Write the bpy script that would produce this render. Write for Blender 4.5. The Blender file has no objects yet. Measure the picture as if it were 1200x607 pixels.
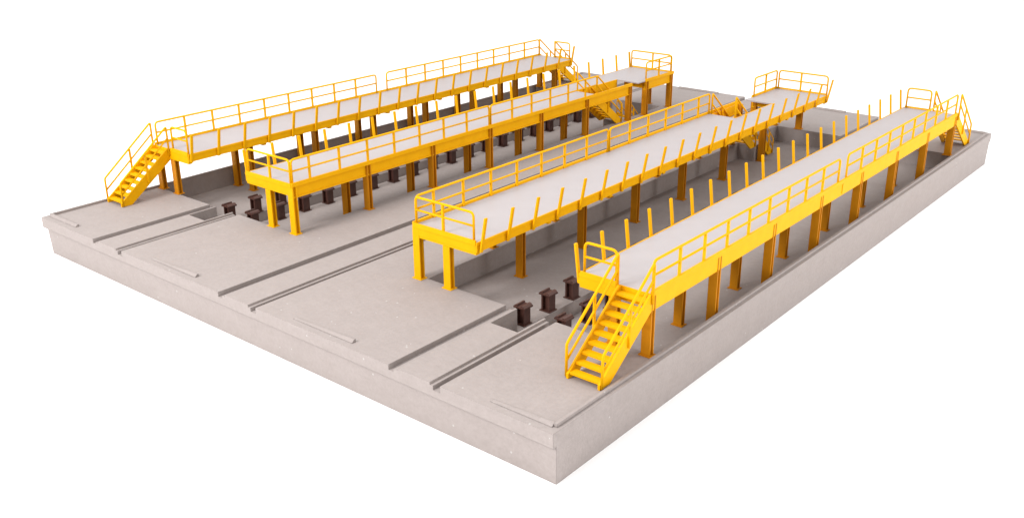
import bpy, bmesh, math
from mathutils import Vector, Matrix

scene = bpy.context.scene
COL = scene.collection

# ------------------------------------------------------------------ camera
cam_d = bpy.data.cameras.new('camera')
cam_d.sensor_fit = 'HORIZONTAL'
cam_d.sensor_width = 36.0
cam_d.lens = 34.9006
cam_d.clip_start = 0.1
cam_d.clip_end = 2000
cam = bpy.data.objects.new('camera', cam_d)
COL.objects.link(cam)
CAM_POS = (9.86916, -13.07728, 10.16805)
YAW, PITCH, ROLL = 2.26406202, -0.380931315, -0.00676868
d = Vector((math.cos(PITCH) * math.cos(YAW), math.cos(PITCH) * math.sin(YAW), math.sin(PITCH)))
r = d.cross(Vector((0, 0, 1))).normalized()
u = r.cross(d)
cr, sr = math.cos(ROLL), math.sin(ROLL)
r, u = cr * r + sr * u, -sr * r + cr * u
M3 = Matrix((r, u, -d)).transposed()
cam.matrix_world = Matrix.Translation(CAM_POS) @ M3.to_4x4()
scene.camera = cam

# ------------------------------------------------------------------ studio light
world = bpy.data.worlds.new('World')
scene.world = world
world.use_nodes = True
bg = world.node_tree.nodes['Background']
# studio dome: bright white ceiling, a little dimmer towards the horizon
wn, wl = world.node_tree.nodes.new, world.node_tree.links.new
w_tc = wn('ShaderNodeTexCoord')
w_sep = wn('ShaderNodeSeparateXYZ')
wl(w_tc.outputs['Generated'], w_sep.inputs['Vector'])
w_map = wn('ShaderNodeMapRange')
w_map.interpolation_type = 'SMOOTHSTEP'
w_map.inputs['From Min'].default_value = 0.1
w_map.inputs['From Max'].default_value = 0.75
w_map.inputs['To Min'].default_value = 1.0
w_map.inputs['To Max'].default_value = 1.5
wl(w_sep.outputs['Z'], w_map.inputs['Value'])
bg.inputs['Color'].default_value = (1.0, 0.995, 0.99, 1)
wl(w_map.outputs['Result'], bg.inputs['Strength'])


def area(name, loc, target, size, power, color):
    l = bpy.data.lights.new(name, 'AREA')
    l.shape = 'SQUARE'
    l.size = size
    l.energy = power
    l.color = color
    o = bpy.data.objects.new(name, l)
    COL.objects.link(o)
    o.location = loc
    o.rotation_euler = (Vector(target) - Vector(loc)).to_track_quat('-Z', 'Y').to_euler()
    return o


area('key_softbox', (-16, 2, 40), (-10, 13, 0), 14, 4300, (1.0, 0.985, 0.965))
area('front_softbox', (-16, -34, 27), (-9, 5, 0), 14, 21500, (1.0, 0.985, 0.975))
area('side_fill', (34, 30, 11), (0, 14, 0), 13, 9500, (1.0, 0.985, 0.975))  # unseen fill lamp, added to brighten the right faces of the base

scene.view_settings.view_transform = 'Standard'
scene.view_settings.look = 'None'
scene.view_settings.exposure = 0.0
scene.view_settings.gamma = 1.0


# ------------------------------------------------------------------ materials
def material(name, rough=0.6, spec=0.4):
    m = bpy.data.materials.new(name)
    m.use_nodes = True
    nt = m.node_tree
    b = nt.nodes['Principled BSDF']
    b.inputs['Roughness'].default_value = rough
    b.inputs['Specular IOR Level'].default_value = spec
    return m, nt, b


def mottled(name, c0, c1, scale, rough, spec=0.35, bump=0.0, bump_scale=40, speck=None, bevel=0.0, grain=0.0):
    m, nt, b = material(name, rough, spec)
    N, L = nt.nodes.new, nt.links.new
    tc = N('ShaderNodeTexCoord')
    geo = N('ShaderNodeNewGeometry')
    n = N('ShaderNodeTexNoise')
    n.inputs['Scale'].default_value = scale
    n.inputs['Detail'].default_value = 6
    n.inputs['Roughness'].default_value = 0.65
    L(geo.outputs['Position'], n.inputs['Vector'])
    ramp = N('ShaderNodeValToRGB')
    ramp.color_ramp.elements[0].position = 0.3
    ramp.color_ramp.elements[1].position = 0.7
    ramp.color_ramp.elements[0].color = (*c0, 1)
    ramp.color_ramp.elements[1].color = (*c1, 1)
    L(n.outputs['Fac'], ramp.inputs['Fac'])
    col = ramp.outputs['Color']
    if grain:
        gn = N('ShaderNodeTexNoise')
        gn.inputs['Scale'].default_value = 9.0
        gn.inputs['Detail'].default_value = 5
        gn.inputs['Roughness'].default_value = 0.8
        L(geo.outputs['Position'], gn.inputs['Vector'])
        gm = N('ShaderNodeMapRange')
        gm.inputs['From Min'].default_value = 0.3
        gm.inputs['From Max'].default_value = 0.7
        gm.inputs['To Min'].default_value = 1 - grain
        gm.inputs['To Max'].default_value = 1 + grain
        L(gn.outputs['Fac'], gm.inputs['Value'])
        vm = N('ShaderNodeVectorMath')
        vm.operation = 'SCALE'
        L(col, vm.inputs[0])
        L(gm.outputs['Result'], vm.inputs['Scale'])
        col = vm.outputs['Vector']
    if speck:
        v = N('ShaderNodeTexVoronoi')
        v.inputs['Scale'].default_value = speck[0]
        L(geo.outputs['Position'], v.inputs['Vector'])
        lt = N('ShaderNodeMath')
        lt.operation = 'LESS_THAN'
        lt.inputs[1].default_value = speck[1]
        L(v.outputs['Distance'], lt.inputs[0])
        gate = N('ShaderNodeTexNoise')
        gate.inputs['Scale'].default_value = 0.9
        L(geo.outputs['Position'], gate.inputs['Vector'])
        gt = N('ShaderNodeMath')
        gt.operation = 'GREATER_THAN'
        gt.inputs[1].default_value = 0.5
        L(gate.outputs['Fac'], gt.inputs[0])
        mu = N('ShaderNodeMath')
        mu.operation = 'MULTIPLY'
        L(lt.outputs[0], mu.inputs[0])
        L(gt.outputs[0], mu.inputs[1])
        mx = N('ShaderNodeMix')
        mx.data_type = 'RGBA'
        L(mu.outputs[0], mx.inputs['Factor'])
        L(col, mx.inputs['A'])
        mx.inputs['B'].default_value = (*speck[2], 1)
        col = mx.outputs['Result']
    L(col, b.inputs['Base Color'])
    nrm = None
    if bevel:
        bv = N('ShaderNodeBevel')
        bv.samples = 4
        bv.inputs['Radius'].default_value = bevel
        nrm = bv.outputs['Normal']
    if bump:
        n2 = N('ShaderNodeTexNoise')
        n2.inputs['Scale'].default_value = bump_scale
        n2.inputs['Detail'].default_value = 3
        L(geo.outputs['Position'], n2.inputs['Vector'])
        bp = N('ShaderNodeBump')
        bp.inputs['Strength'].default_value = bump
        bp.inputs['Distance'].default_value = 0.02
        L(n2.outputs['Fac'], bp.inputs['Height'])
        if nrm:
            L(nrm, bp.inputs['Normal'])
        nrm = bp.outputs['Normal']
    if nrm:
        L(nrm, b.inputs['Normal'])
    return m


MAT_CONC = mottled('grey_cast_base', (0.280, 0.243, 0.230), (0.303, 0.264, 0.251), 2.2, 0.65, 0.2,
                   bump=0.25, bump_scale=18, speck=(3.0, 0.075, (0.40, 0.375, 0.36)), bevel=0.025, grain=0.075)
MAT_DECK = mottled('pale_grey_deck', (0.350, 0.321, 0.325), (0.364, 0.334, 0.338), 1.6, 0.5, 0.35,
                   bump=0.05, bump_scale=10)
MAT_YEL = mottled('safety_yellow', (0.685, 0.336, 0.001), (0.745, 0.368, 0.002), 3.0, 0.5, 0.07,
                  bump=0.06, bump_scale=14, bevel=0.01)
MAT_OCHRE_SHADED = mottled('shaded_ochre_yellow', (0.46, 0.178, 0.005), (0.52, 0.205, 0.007), 3.0, 0.5, 0.07,
                    bump=0.06, bump_scale=14, bevel=0.01)  # column ochre, with shade below the decks mixed into the colour
MAT_BROWN = mottled('dark_rust_brown', (0.050, 0.017, 0.012), (0.072, 0.027, 0.019), 9.0, 0.45, 0.45,
                    bump=0.15, bump_scale=30, bevel=0.008)
MAT_WHITE = mottled('white_tabletop', (0.92, 0.92, 0.92), (0.93, 0.93, 0.93), 0.4, 0.9, 0.0)


# ------------------------------------------------------------------ mesh helpers
class MB:
    """collects shapes in world coordinates and links them as ONE mesh object"""

    def __init__(self):
        self.bm = bmesh.new()

    def box(self, x0, x1, y0, y1, z0, z1):
        x0, x1 = min(x0, x1), max(x0, x1)
        v = [self.bm.verts.new((x, y, z)) for z in (z0, z1) for y in (y0, y1) for x in (x0, x1)]
        for f in ((0, 2, 3, 1), (4, 5, 7, 6), (0, 1, 5, 4), (2, 6, 7, 3), (0, 4, 6, 2), (1, 3, 7, 5)):
            self.bm.faces.new([v[i] for i in f])
        return self

    def prism(self, pts, axis, a, b):
        """polygon pts extruded along axis from a to b ('x': pts are (y,z); 'z': pts are (x,y); 'y': (x,z))"""
        def P(q, t):
            return {'x': (t, q[0], q[1]), 'z': (q[0], q[1], t), 'y': (q[0], t, q[1])}[axis]
        A = [self.bm.verts.new(P(q, a)) for q in pts]
        B = [self.bm.verts.new(P(q, b)) for q in pts]
        n = len(pts)
        self.bm.faces.new(A)
        self.bm.faces.new(B[::-1])
        for i in range(n):
            j = (i + 1) % n
            self.bm.faces.new((A[i], B[i], B[j], A[j]))
        return self

    def tube(self, pts, rad, bend=0.0, seg=8):
        """round bar along a polyline whose inner corners are rounded by `bend`"""
        P = [Vector(p) for p in pts]
        if bend:
            Q = [P[0]]
            for i in range(1, len(P) - 1):
                a, c, b = P[i - 1], P[i], P[i + 1]
                da, db = (a - c), (b - c)
                t = min(bend, da.length * 0.45, db.length * 0.45)
                s, e = c + da.normalized() * t, c + db.normalized() * t
                for k in range(5):
                    w = k / 4
                    Q.append(s * (1 - w) ** 2 + c * 2 * w * (1 - w) + e * w * w)
            Q.append(P[-1])
            P = Q
        rings = []
        up = None
        for i, p in enumerate(P):
            t = (P[min(i + 1, len(P) - 1)] - P[max(i - 1, 0)]).normalized()
            if up is None:
                up = t.orthogonal().normalized()
            else:
                up = (up - t * up.dot(t)).normalized()
            side = t.cross(up)
            rings.append([self.bm.verts.new(p + rad * (math.cos(q) * up + math.sin(q) * side))
                          for q in [2 * math.pi * k / seg for k in range(seg)]])
        for a, b in zip(rings, rings[1:]):
            for k in range(seg):
                f = self.bm.faces.new((a[k], a[(k + 1) % seg], b[(k + 1) % seg], b[k]))
                f.smooth = True
        self.bm.faces.new(rings[0][::-1])
        self.bm.faces.new(rings[-1])
        return self

    def bar(self, p, q, wx, wy):
        """square bar from p to q with a horizontal section wx by wy"""
        p, q = Vector(p), Vector(q)
        o = [Vector((sx * wx / 2, sy * wy / 2, 0)) for sx, sy in ((-1, -1), (1, -1), (1, 1), (-1, 1))]
        A = [self.bm.verts.new(p + k) for k in o]
        B = [self.bm.verts.new(q + k) for k in o]
        self.bm.faces.new(A[::-1])
        self.bm.faces.new(B)
        for i in range(4):
            j = (i + 1) % 4
            self.bm.faces.new((A[i], A[j], B[j], B[i]))
        return self

    def build(self, name, mat, parent=None):
        bmesh.ops.recalc_face_normals(self.bm, faces=self.bm.faces)
        co = [v.co for v in self.bm.verts]
        lo = Vector([min(c[i] for c in co) for i in range(3)])
        hi = Vector([max(c[i] for c in co) for i in range(3)])
        c = Vector(((lo.x + hi.x) / 2, (lo.y + hi.y) / 2, lo.z))
        bmesh.ops.translate(self.bm, verts=self.bm.verts, vec=-c)
        me = bpy.data.meshes.new(name)
        self.bm.to_mesh(me)
        self.bm.free()
        me.materials.append(mat)
        o = bpy.data.objects.new(name, me)
        COL.objects.link(o)
        ORIGIN[o] = c
        if parent:
            o.parent = parent
            o.location = c - ORIGIN[parent]
        else:
            o.location = c
        return o


ORIGIN = {}


def tag(o, label=None, cat=None, group=None, kind=None):
    for k, v in (('label', label), ('category', cat), ('group', group), ('kind', kind)):
        if v:
            o[k] = v
    return o


def empty(name, loc):
    o = bpy.data.objects.new(name, None)
    o.empty_display_size = 0.3
    COL.objects.link(o)
    o.location = loc
    ORIGIN[o] = Vector(loc)
    return o


# ------------------------------------------------------------------ dimensions
W, L, H = 20.0, 28.7, 1.22
FLOOR = -0.62
PIT = -1.05
A0, A1 = 4.0, 24.6          # the sunken bays lie between the two aprons
RIM = 0.17                  # thickness of the outer rim
TR = (-16.15, -10.0, -3.75)  # track centres

# ------------------------------------------------------------------ the ground
g = MB()
g.box(-400, 400, -400, 400, -H - 0.5, -H)
tag(g.build('ground', MAT_WHITE), kind='structure')

# ------------------------------------------------------------------ the concrete base
base = empty('concrete_base', (-W / 2, L / 2, -H))
tag(base, 'wide grey moulded concrete base with sunken bays and rail slots carrying the yellow platforms', 'base')


def height(x, y):
    """level of the base at a point"""
    for c in (TR[0], TR[2]):
        if abs(x - c) < 0.415 and A0 - 1.0 < y < A1 + 1.0:
            return PIT
    if A0 < y < A1:
        # bay between the right pair of platforms and its mirror image
        for s in (0, 1):
            xx = x if s == 0 else -W - x
            if -7.2 < xx < -RIM:
                if xx < -6.5 and 21.2 < y < 21.95:
                    return 0.0
                return FLOOR
    for i, c in enumerate(TR):
        dx = x - c
        if -0.775 < dx < -0.62:
            return -0.13
        if 0.565 < dx < 0.775:
            return -0.16
        if -0.62 < dx < -0.475 or 0.475 < dx < 0.565:
            return -0.06
    return 0.0


xs = {-W, 0.0, -RIM, -W + RIM, -7.2, -12.8, -6.5, -13.5}
for c in TR:
    for o in (0.775, 0.62, 0.565, 0.475, 0.415):
        xs |= {round(c - o, 4), round(c + o, 4)}
ys = sorted({0.0, L, A0, A1, A0 - 1.0, A1 + 1.0, 21.2, 21.95})
xs = sorted(xs)
slab = MB()
bm = slab.bm
nx, ny = len(xs) - 1, len(ys) - 1
Z = [[height((xs[i] + xs[i + 1]) / 2, (ys[j] + ys[j + 1]) / 2) for j in range(ny)] for i in range(nx)]
LIP = -0.33


def quad(a, b, c, e):
    bm.faces.new([bm.verts.new(p) for p in (a, b, c, e)])


for i in range(nx):
    for j in range(ny):
        x0, x1, y0, y1, z = xs[i], xs[i + 1], ys[j], ys[j + 1], Z[i][j]
        quad((x0, y0, z), (x1, y0, z), (x1, y1, z), (x0, y1, z))
        zr = Z[i + 1][j] if i + 1 < nx else LIP
        if zr != z:
            a, b = (z, zr)
            quad((x1, y0, b), (x1, y1, b), (x1, y1, a), (x1, y0, a))
        zb = Z[i][j + 1] if j + 1 < ny else LIP
        if zb != z:
            quad((x0, y1, zb), (x0, y1, z), (x1, y1, z), (x1, y1, zb))
        if i == 0:
            quad((x0, y0, z), (x0, y1, z), (x0, y1, LIP), (x0, y0, LIP))
        if j == 0:
            quad((x0, y0, z), (x0, y0, LIP), (x1, y0, LIP), (x1, y0, z))
# the walls below the lip lean inwards a little
T = [(-W, 0), (0, 0), (0, L), (-W, L)]
I = [(-W + 0.05, 0.11), (-0.004, 0.11), (-0.004, L - 0.12), (-W + 0.05, L - 0.12)]
B = [(-W + 0.08, 0.14), (-0.02, 0.14), (-0.02, L - 0.2), (-W + 0.08, L - 0.2)]
for k in range(4):
    m = (k + 1) % 4
    quad((*T[k], LIP), (*I[k], LIP), (*I[m], LIP), (*T[m], LIP))
    quad((*I[k], LIP), (*B[k], -H), (*B[m], -H), (*I[m], LIP))
quad(*[(*B[k], -H + 0.001) for k in (3, 2, 1, 0)])
bmesh.ops.remove_doubles(bm, verts=bm.verts, dist=1e-5)
slab.build('slab', MAT_CONC, base)


def wedge(x0, x1, y0, y1, h0, h1):
    """rib along x whose height grows from h0 to h1"""
    m = MB()
    h0 = max(h0, 0.004)
    ym = y0 + 0.07
    v = [m.bm.verts.new(p) for p in ((x0, y0, 0.0015), (x1, y0, 0.0015), (x1, ym, h1), (x0, ym, h0),
                                     (x1, y1, h1), (x0, y1, h0), (x1, y1, 0.0015), (x0, y1, 0.0015))]
    for f in ((0, 1, 2, 3), (3, 2, 4, 5), (5, 4, 6, 7), (0, 7, 6, 1), (1, 6, 4, 2), (0, 3, 5, 7)):
        m.bm.faces.new([v[i] for i in f])
    return m


RH = 0.075
for x0 in (-RIM, -W + RIM - 0.08):
    m = MB().box(x0, x0 + 0.08, 0.24, L - 0.24, 0.0015, RH)
    m.build('raised_rib', MAT_CONC, base)
for yy, (ya, yb) in ((0, (0.18, 0.30)), (1, (L - 0.30, L - 0.18))):
    wedge(-W + RIM + 0.002, -18.25, ya, yb, RH, RH).build('raised_rib', MAT_CONC, base)
    wedge(-14.15, -12.05, ya, yb, 0.01 if yy == 0 else RH, RH).build('raised_rib', MAT_CONC, base)
    wedge(-8.0, -5.9, ya, yb, 0.01 if yy == 0 else RH, RH).build('raised_rib', MAT_CONC, base)
    wedge(-1.75, -RIM - 0.002, ya, yb, 0.01 if yy == 0 else RH, RH).build('raised_rib', MAT_CONC, base)

# ------------------------------------------------------------------ platform parts
DZ = 1.5       # deck level
RT = 2.25      # hand rail level
RM = 1.905     # middle rail level
TB = 1.575     # top of the toe board
CW, CD = 0.23, 0.165


def column(root, x, y, z0, z1, mat):
    m = MB()
    m.box(x - CW / 2, x + CW / 2, y - CD / 2, y - CD / 2 + 0.036, z0 + 0.02, z1)
    m.box(x - CW / 2, x + CW / 2, y + CD / 2 - 0.036, y + CD / 2, z0 + 0.02, z1)
    m.box(x - 0.025, x + 0.025, y - CD / 2 + 0.036, y + CD / 2 - 0.036, z0 + 0.021, z1 - 0.001)
    o = m.build('column', mat, root)
    MB().box(x - 0.16, x + 0.16, y - 0.125, y + 0.125, z0, z0 + 0.02).build('base_plate', mat, o)
    return o


TUBE = 0.033


def railing(root, a, b, posts, end_z=(None, None), toe=None):
    """straight railing between the points a and b (x,y); posts are the positions (0..1) of the inner posts"""
    ax, ay = a
    bx, by = b
    m = MB()
    z0 = DZ + 0.004
    m.tube([(ax, ay, z0), (ax, ay, RT), (bx, by, RT), (bx, by, z0)], TUBE, bend=0.13)
    m.tube([(ax, ay, RM), (bx, by, RM)], TUBE * 0.9)
    o = m.build('railing', MAT_YEL, root)
    for t in posts:
        x, y = ax + (bx - ax) * t, ay + (by - ay) * t
        MB().bar((x, y, z0), (x, y, RT - 0.01), 0.06, 0.06).build('post', MAT_YEL, o)
    return o


def stair(root, xa, xb, ytop, dirn, ztop=DZ, zbot=0.0, treads=9, run=1.90, rails=True, h=None):
    """straight steel stair descending from (ytop, ztop) in direction dirn along y"""
    Y = lambda t: ytop + dirn * t
    k = (ztop - zbot) / run
    rad = TUBE if h is None else 0.022
    h = h or RT - DZ
    st = MB()
    for x in (xa, xb):
        s = 1 if x == xb else -1
        prof = [(Y(0), zbot + (ztop - zbot) - 0.002), (Y(0.06), ztop + 0.03), (Y(run + 0.02), zbot + 0.12),
                (Y(run + 0.02), zbot + 0.003), (Y(run - 0.34), zbot + 0.003), (Y(0), ztop - 0.36)]
        st.prism(prof, 'x', x - 0.03, x + 0.03)
    tie = sorted((Y(0.02), Y(0.05)))
    st.box(xa + 0.02, xb - 0.02, tie[0], tie[1], ztop - 0.22, ztop - 0.10)
    o = st.build('stair', MAT_YEL, root)
    n = treads
    dz = (ztop - zbot) / (n + 0.6)
    dy = run / (n + 0.15)
    for i in range(1, n + 1):
        z = zbot + dz * i
        y0 = run - dy * (i - 1) - 0.02
        t = MB()
        t.box(xa + 0.031, xb - 0.031, min(Y(y0), Y(y0 - 0.2)), max(Y(y0), Y(y0 - 0.2)), z - 0.03, z)
        lip = sorted((Y(y0), Y(y0 - 0.025)))
        t.box(xa + 0.031, xb - 0.031, lip[0], lip[1], z - 0.055, z - 0.0305)
        t.build('tread', MAT_YEL, o)
    if rails:
        for x in (xa - 0.055, xb + 0.055):
            m = MB()
            m.tube([(x, Y(run - 0.02), zbot + 0.03), (x, Y(run - 0.02), zbot + h + 0.03),
                    (x, Y(0.03), ztop + h), (x, Y(0.03), ztop - 0.2)], rad, bend=0.06)
            m.tube([(x, Y(run - 0.02), zbot + h * 0.53), (x, Y(0.03), ztop + h * 0.50)], rad * 0.9)
            ym = 0.47 * run
            zm = ztop - k * ym
            m.bar((x, Y(ym), zm - 0.2), (x, Y(ym), zm + h - 0.01), 0.05, 0.055)
            m.build('handrail', MAT_YEL, o)
    return o


LEAN = {(False, 'outer'): 0.12, (True, 'outer'): 0.17, (False, 'inner'): 0.17, (True, 'inner'): 0.09}


def platform(mirror, kind):
    """kind 'outer': stairs at both ends, railing on the outside; kind 'inner': stair well in the deck.
    Built for the right bay; mirrored about x = -10 for the left one."""
    MX = (lambda x: -W - x) if mirror else (lambda x: x)
    outer = kind == 'outer'
    if outer:
        xo, xi = -0.31, -2.23             # railed side, stake side
        c_out, c_in = -0.385, -1.28
        y0, y1 = 3.86, 24.58
        rail_x = -0.335
        rows = [3.92 + 2.93 * i for i in range(8)]
        rows[-1] = 24.45
        stakes = [3.93 + 1.025 * i for i in range(21)]
        out = 1                           # outside direction of the railed side
    else:
        xo, xi = -7.47, -5.29
        c_out, c_in = -7.395, -6.33
        y0, y1 = 3.82, (24.84 if mirror else 24.75)
        rail_x = -7.43
        rows = [3.90 + 2.90 * i for i in range(7)] + [24.68]
        stakes = [3.94 + (1.042 if mirror else 1.034) * i for i in range(21)]
        out = -1
    root = empty('service_platform', (MX((xo + xi) / 2), (y0 + y1) / 2, FLOOR if outer else 0.0))

    # deck
    n0, n1, nxe = 19.15, 22.08, -6.34
    deck = MB()
    e = 0.03
    X = sorted((MX(xo - out * e), MX(xi + out * e)))
    if outer:
        deck.box(X[0], X[1], y0 + e, y1 - e, DZ - 0.05, DZ)
    else:
        pts = [(xo + e, y0 + e), (xi - e, y0 + e), (xi - e, y1 - e), (xo + e, y1 - e),
               (xo + e, n1), (nxe, n1), (nxe, n0), (xo + e, n0)]
        deck.prism([(MX(a), b) for a, b in pts], 'z', DZ - 0.05, DZ)
    deck.build('deck', MAT_DECK, root)

    # railed side: deep channel beam under a proud edge strip
    def side(ya, yb):
        m = MB()
        f = MX(xo + out * (0.026 if outer else -0.03))
        b = MX(xo - out * 0.065)
        m.box(f, b, ya, yb, 1.15, 1.452)
        m.box(MX(xo + out * (0.02 if outer else -0.005)), MX(xo - out * 0.12), ya + 0.002, yb - 0.002, 1.10, 1.149)
        o = m.build('side_beam', MAT_YEL, root)
        s = MB()
        s.box(MX(xo + out * 0.035), MX(xo - out * 0.026), ya, yb, 1.4535, TB)
        s.build('edge_strip', MAT_YEL, o)
    if outer:
        side(y0, y1)
        ja, jb = sorted((MX(xo + out * 0.0265), MX(xo + out * 0.045)))
        MB().box(ja, jb, 14.11, 14.19, 1.16, 1.452).build('splice_plate', MAT_YEL, root)
    else:
        side(y0, 21.55)
        side(22.62, y1)
        # frame of the stair well
        m = MB()
        m.box(MX(nxe), MX(nxe - 0.04), n0, n1, 1.15, DZ + 0.004)
        m.build('well_frame', MAT_YEL, root)
        xa, xb = sorted((MX(xo + 0.07), MX(nxe)))
        MB().box(xa, xb, n1 + 0.60, n1 + 0.64, 1.15, 1.448).build('landing_beam', MAT_YEL, root)

    # stake side: shallow channel
    m = MB()
    m.box(MX(xi), MX(xi + out * 0.03), y0, y1, 1.24, DZ + 0.006)
    m.box(MX(xi - out * 0.012), MX(xi - out * 0.001), y0, y1, 1.43, DZ + 0.003)
    m.build('edge_beam', MAT_YEL, root)

    # end beams
    for ye, s in ((y0, 1), (y1, -1)):
        m = MB()
        ya, yb = sorted((ye, ye + s * 0.028))
        xa, xb = sorted((MX(xo - out * 0.002), MX(xi + out * 0.032)))
        m.box(xa, xb, ya, yb, 1.24, 1.43)
        yc, yd = sorted((ye - s * 0.018, ye + s * 0.026))
        zt = 1.56
        if outer:
            # the stair takes the outside half of the end, so the toe board stops there
            xc, xd = sorted((MX(-1.22), MX(xi + out * 0.032)))
            m.box(xc, xd, yc, yd, 1.432, zt)
            xc, xd = sorted((MX(-1.218), MX(xo - out * 0.002)))
            m.box(xc, xd, ya, yb, 1.4305, DZ + 0.005)
        else:
            m.box(xa, xb, yc, yd, 1.432, zt)
        m.build('end_beam', MAT_YEL, root)

    # cross beams below the deck
    xa, xb = sorted((MX(xo - out * 0.125), MX(xi + out * 0.032)))
    for y in rows:
        if not outer and n0 < y < n1:
            xa2, xb2 = sorted((MX(nxe + 0.003), MX(xi + out * 0.032)))
            MB().box(xa2, xb2, y - 0.07, y + 0.07, 1.17, 1.4495).build('cross_beam', MAT_YEL, root)
            continue
        MB().box(xa, xb, y - 0.07, y + 0.07, 1.17, 1.4495).build('cross_beam', MAT_YEL, root)

    # columns
    for i, y in enumerate(rows):
        grade = i in (0, 7)
        for xc, is_out in ((c_out, True), (c_in, False)):
            if outer:
                z0 = 0.0 if grade else FLOOR
            else:
                z0 = 0.0 if (grade or is_out) else FLOOR
            if is_out and not outer and i == 6:
                y = 21.45
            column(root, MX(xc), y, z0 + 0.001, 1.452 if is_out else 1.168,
                   MAT_YEL if (i == 0 and not outer) else MAT_OCHRE_SHADED)  # front pairs of the inner platforms stay yellow, direct light put into the colour
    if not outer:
        column(root, MX(c_out), 22.72, 0.001, 1.452, MAT_OCHRE_SHADED)

    # stakes along the track
    for y in stakes:
        lean = -out * LEAN[(mirror, kind)]
        m = MB()
        m.bar((MX(xi - out * 0.036), y, 1.235), (MX(xi - out * 0.036 + lean), y, 2.16), 0.052, 0.085)
        m.build('stake', MAT_YEL, root)

    # railings
    if outer:
        railing(root, (MX(rail_x), 3.95), (MX(rail_x), 13.86), [i / 9 for i in range(1, 9)])
        railing(root, (MX(rail_x), 14.44), (MX(rail_x), 24.46), [i / 9 for i in range(1, 9)])
        for ye in (3.93, 24.5):
            railing(root, (MX(-2.13), ye), (MX(-1.27), ye), [])
        stair(root, *sorted((MX(-1.11), MX(-0.30))), ytop=y0 - 0.004, dirn=-1)
        stair(root, *sorted((MX(-1.11), MX(-0.30))), ytop=y1 + 0.004, dirn=1)
    else:
        pa = [4.56] + [5.71 + 1.14 * i for i in range(6)]
        railing(root, (MX(rail_x), 3.91), (MX(rail_x), 12.57), [(y - 3.91) / 8.66 for y in pa])
        pb = [13.83 + 1.12 * i for i in range(5)]
        railing(root, (MX(rail_x), 12.66), (MX(rail_x), 19.1), [(y - 12.66) / 6.44 for y in pb if y < 18.9])
        railing(root, (MX(rail_x), 22.68), (MX(rail_x), y1 - 0.13), [0.5])
        railing(root, (MX(-7.40), 3.87), (MX(-5.42), 3.87), [0.48])
        railing(root, (MX(-7.36), y1 - 0.06), (MX(-5.31), y1 - 0.06), [0.46])
        stair(root, *sorted((MX(-7.30), MX(-6.46))), ytop=n0 + 0.004, dirn=1)
        # short steps from the landing down to the sunken floor
        stair(root, *sorted((MX(-7.05), MX(-6.52))), ytop=21.96, dirn=1, ztop=0.10, zbot=FLOOR,
              treads=3, run=0.78, h=0.55)
    return root


p1 = platform(True, 'outer')
p1.location.y += 0.14
tag(p1, 'yellow platform along the left edge, end stairs standing on the far left of the base', 'platform',
    'yellow service platforms')
p2 = platform(True, 'inner')
p2.location += Vector((0.04, 0.12, 0))
p2.rotation_euler.z = -0.005
tag(p2, 'yellow platform second from left, front railing closed, stair well cut in its right side', 'platform',
    'yellow service platforms')
p3 = platform(False, 'inner')
tag(p3, 'yellow platform third from left, open right side of leaning stakes, closed front railing', 'platform',
    'yellow service platforms')
p4 = platform(False, 'outer')
tag(p4, 'yellow platform along the right edge, its steps nearest the front corner', 'platform',
    'yellow service platforms')


# ------------------------------------------------------------------ rail pedestals
def make_pedestal():
    root = empty('rail_pedestal', (0, 0, 0))
    m = MB()
    for s in (-1, 1):
        xa, xb = sorted((s * 0.085, s * 0.13))
        m.box(xa, xb, -0.13, 0.13, 0.025, 0.46)
    m.box(-0.085, 0.085, -0.035, 0.035, 0.026, 0.459)
    m.build('stem', MAT_BROWN, root)
    MB().box(-0.17, 0.17, -0.16, 0.16, 0.0, 0.025).build('base_plate', MAT_BROWN, root)
    c = MB()
    c.box(-0.18, 0.18, -0.17, 0.17, 0.46, 0.505)
    c.prism([(-0.17, 0.505), (-0.06, 0.505), (-0.07, 0.555), (-0.13, 0.545)], 'y', -0.165, 0.165)
    c.prism([(0.06, 0.505), (0.17, 0.505), (0.13, 0.545), (0.07, 0.555)], 'y', -0.165, 0.165)
    c.build('rail_seat', MAT_BROWN, root)
    return root


ORD = ('first second third fourth fifth sixth seventh eighth ninth tenth eleventh twelfth thirteenth fourteenth '
       'fifteenth sixteenth seventeenth eighteenth nineteenth twentieth').split()
ROWS = ((TR[2] - 0.60, 0.0, 'left row of the right bay', 'pedestals in the left row of the right bay'),
        (TR[2] + 0.61, 0.09, 'right row of the right bay', 'pedestals in the right row of the right bay'),
        (TR[0] - 0.57, 0.12, 'left row of the left bay', 'pedestals in the left row of the left bay'),
        (TR[0] + 0.61, 0.16, 'right row of the left bay', 'pedestals in the right row of the left bay'))
proto = make_pedestal()
first = True
for x, dy, where, grp in ROWS:
    for i in range(20):
        if first:
            o = proto
            first = False
        else:
            o = proto.copy()
            COL.objects.link(o)
            for ch in proto.children:
                c = ch.copy()
                COL.objects.link(c)
                c.parent = o
        o.location = (x, 4.46 + dy + 1.03 * i, FLOOR + 0.001)
        o['label'] = '%s dark brown rail pedestal from the front, %s' % (ORD[i], where)
        o['category'] = 'pedestal'
        o['group'] = grp
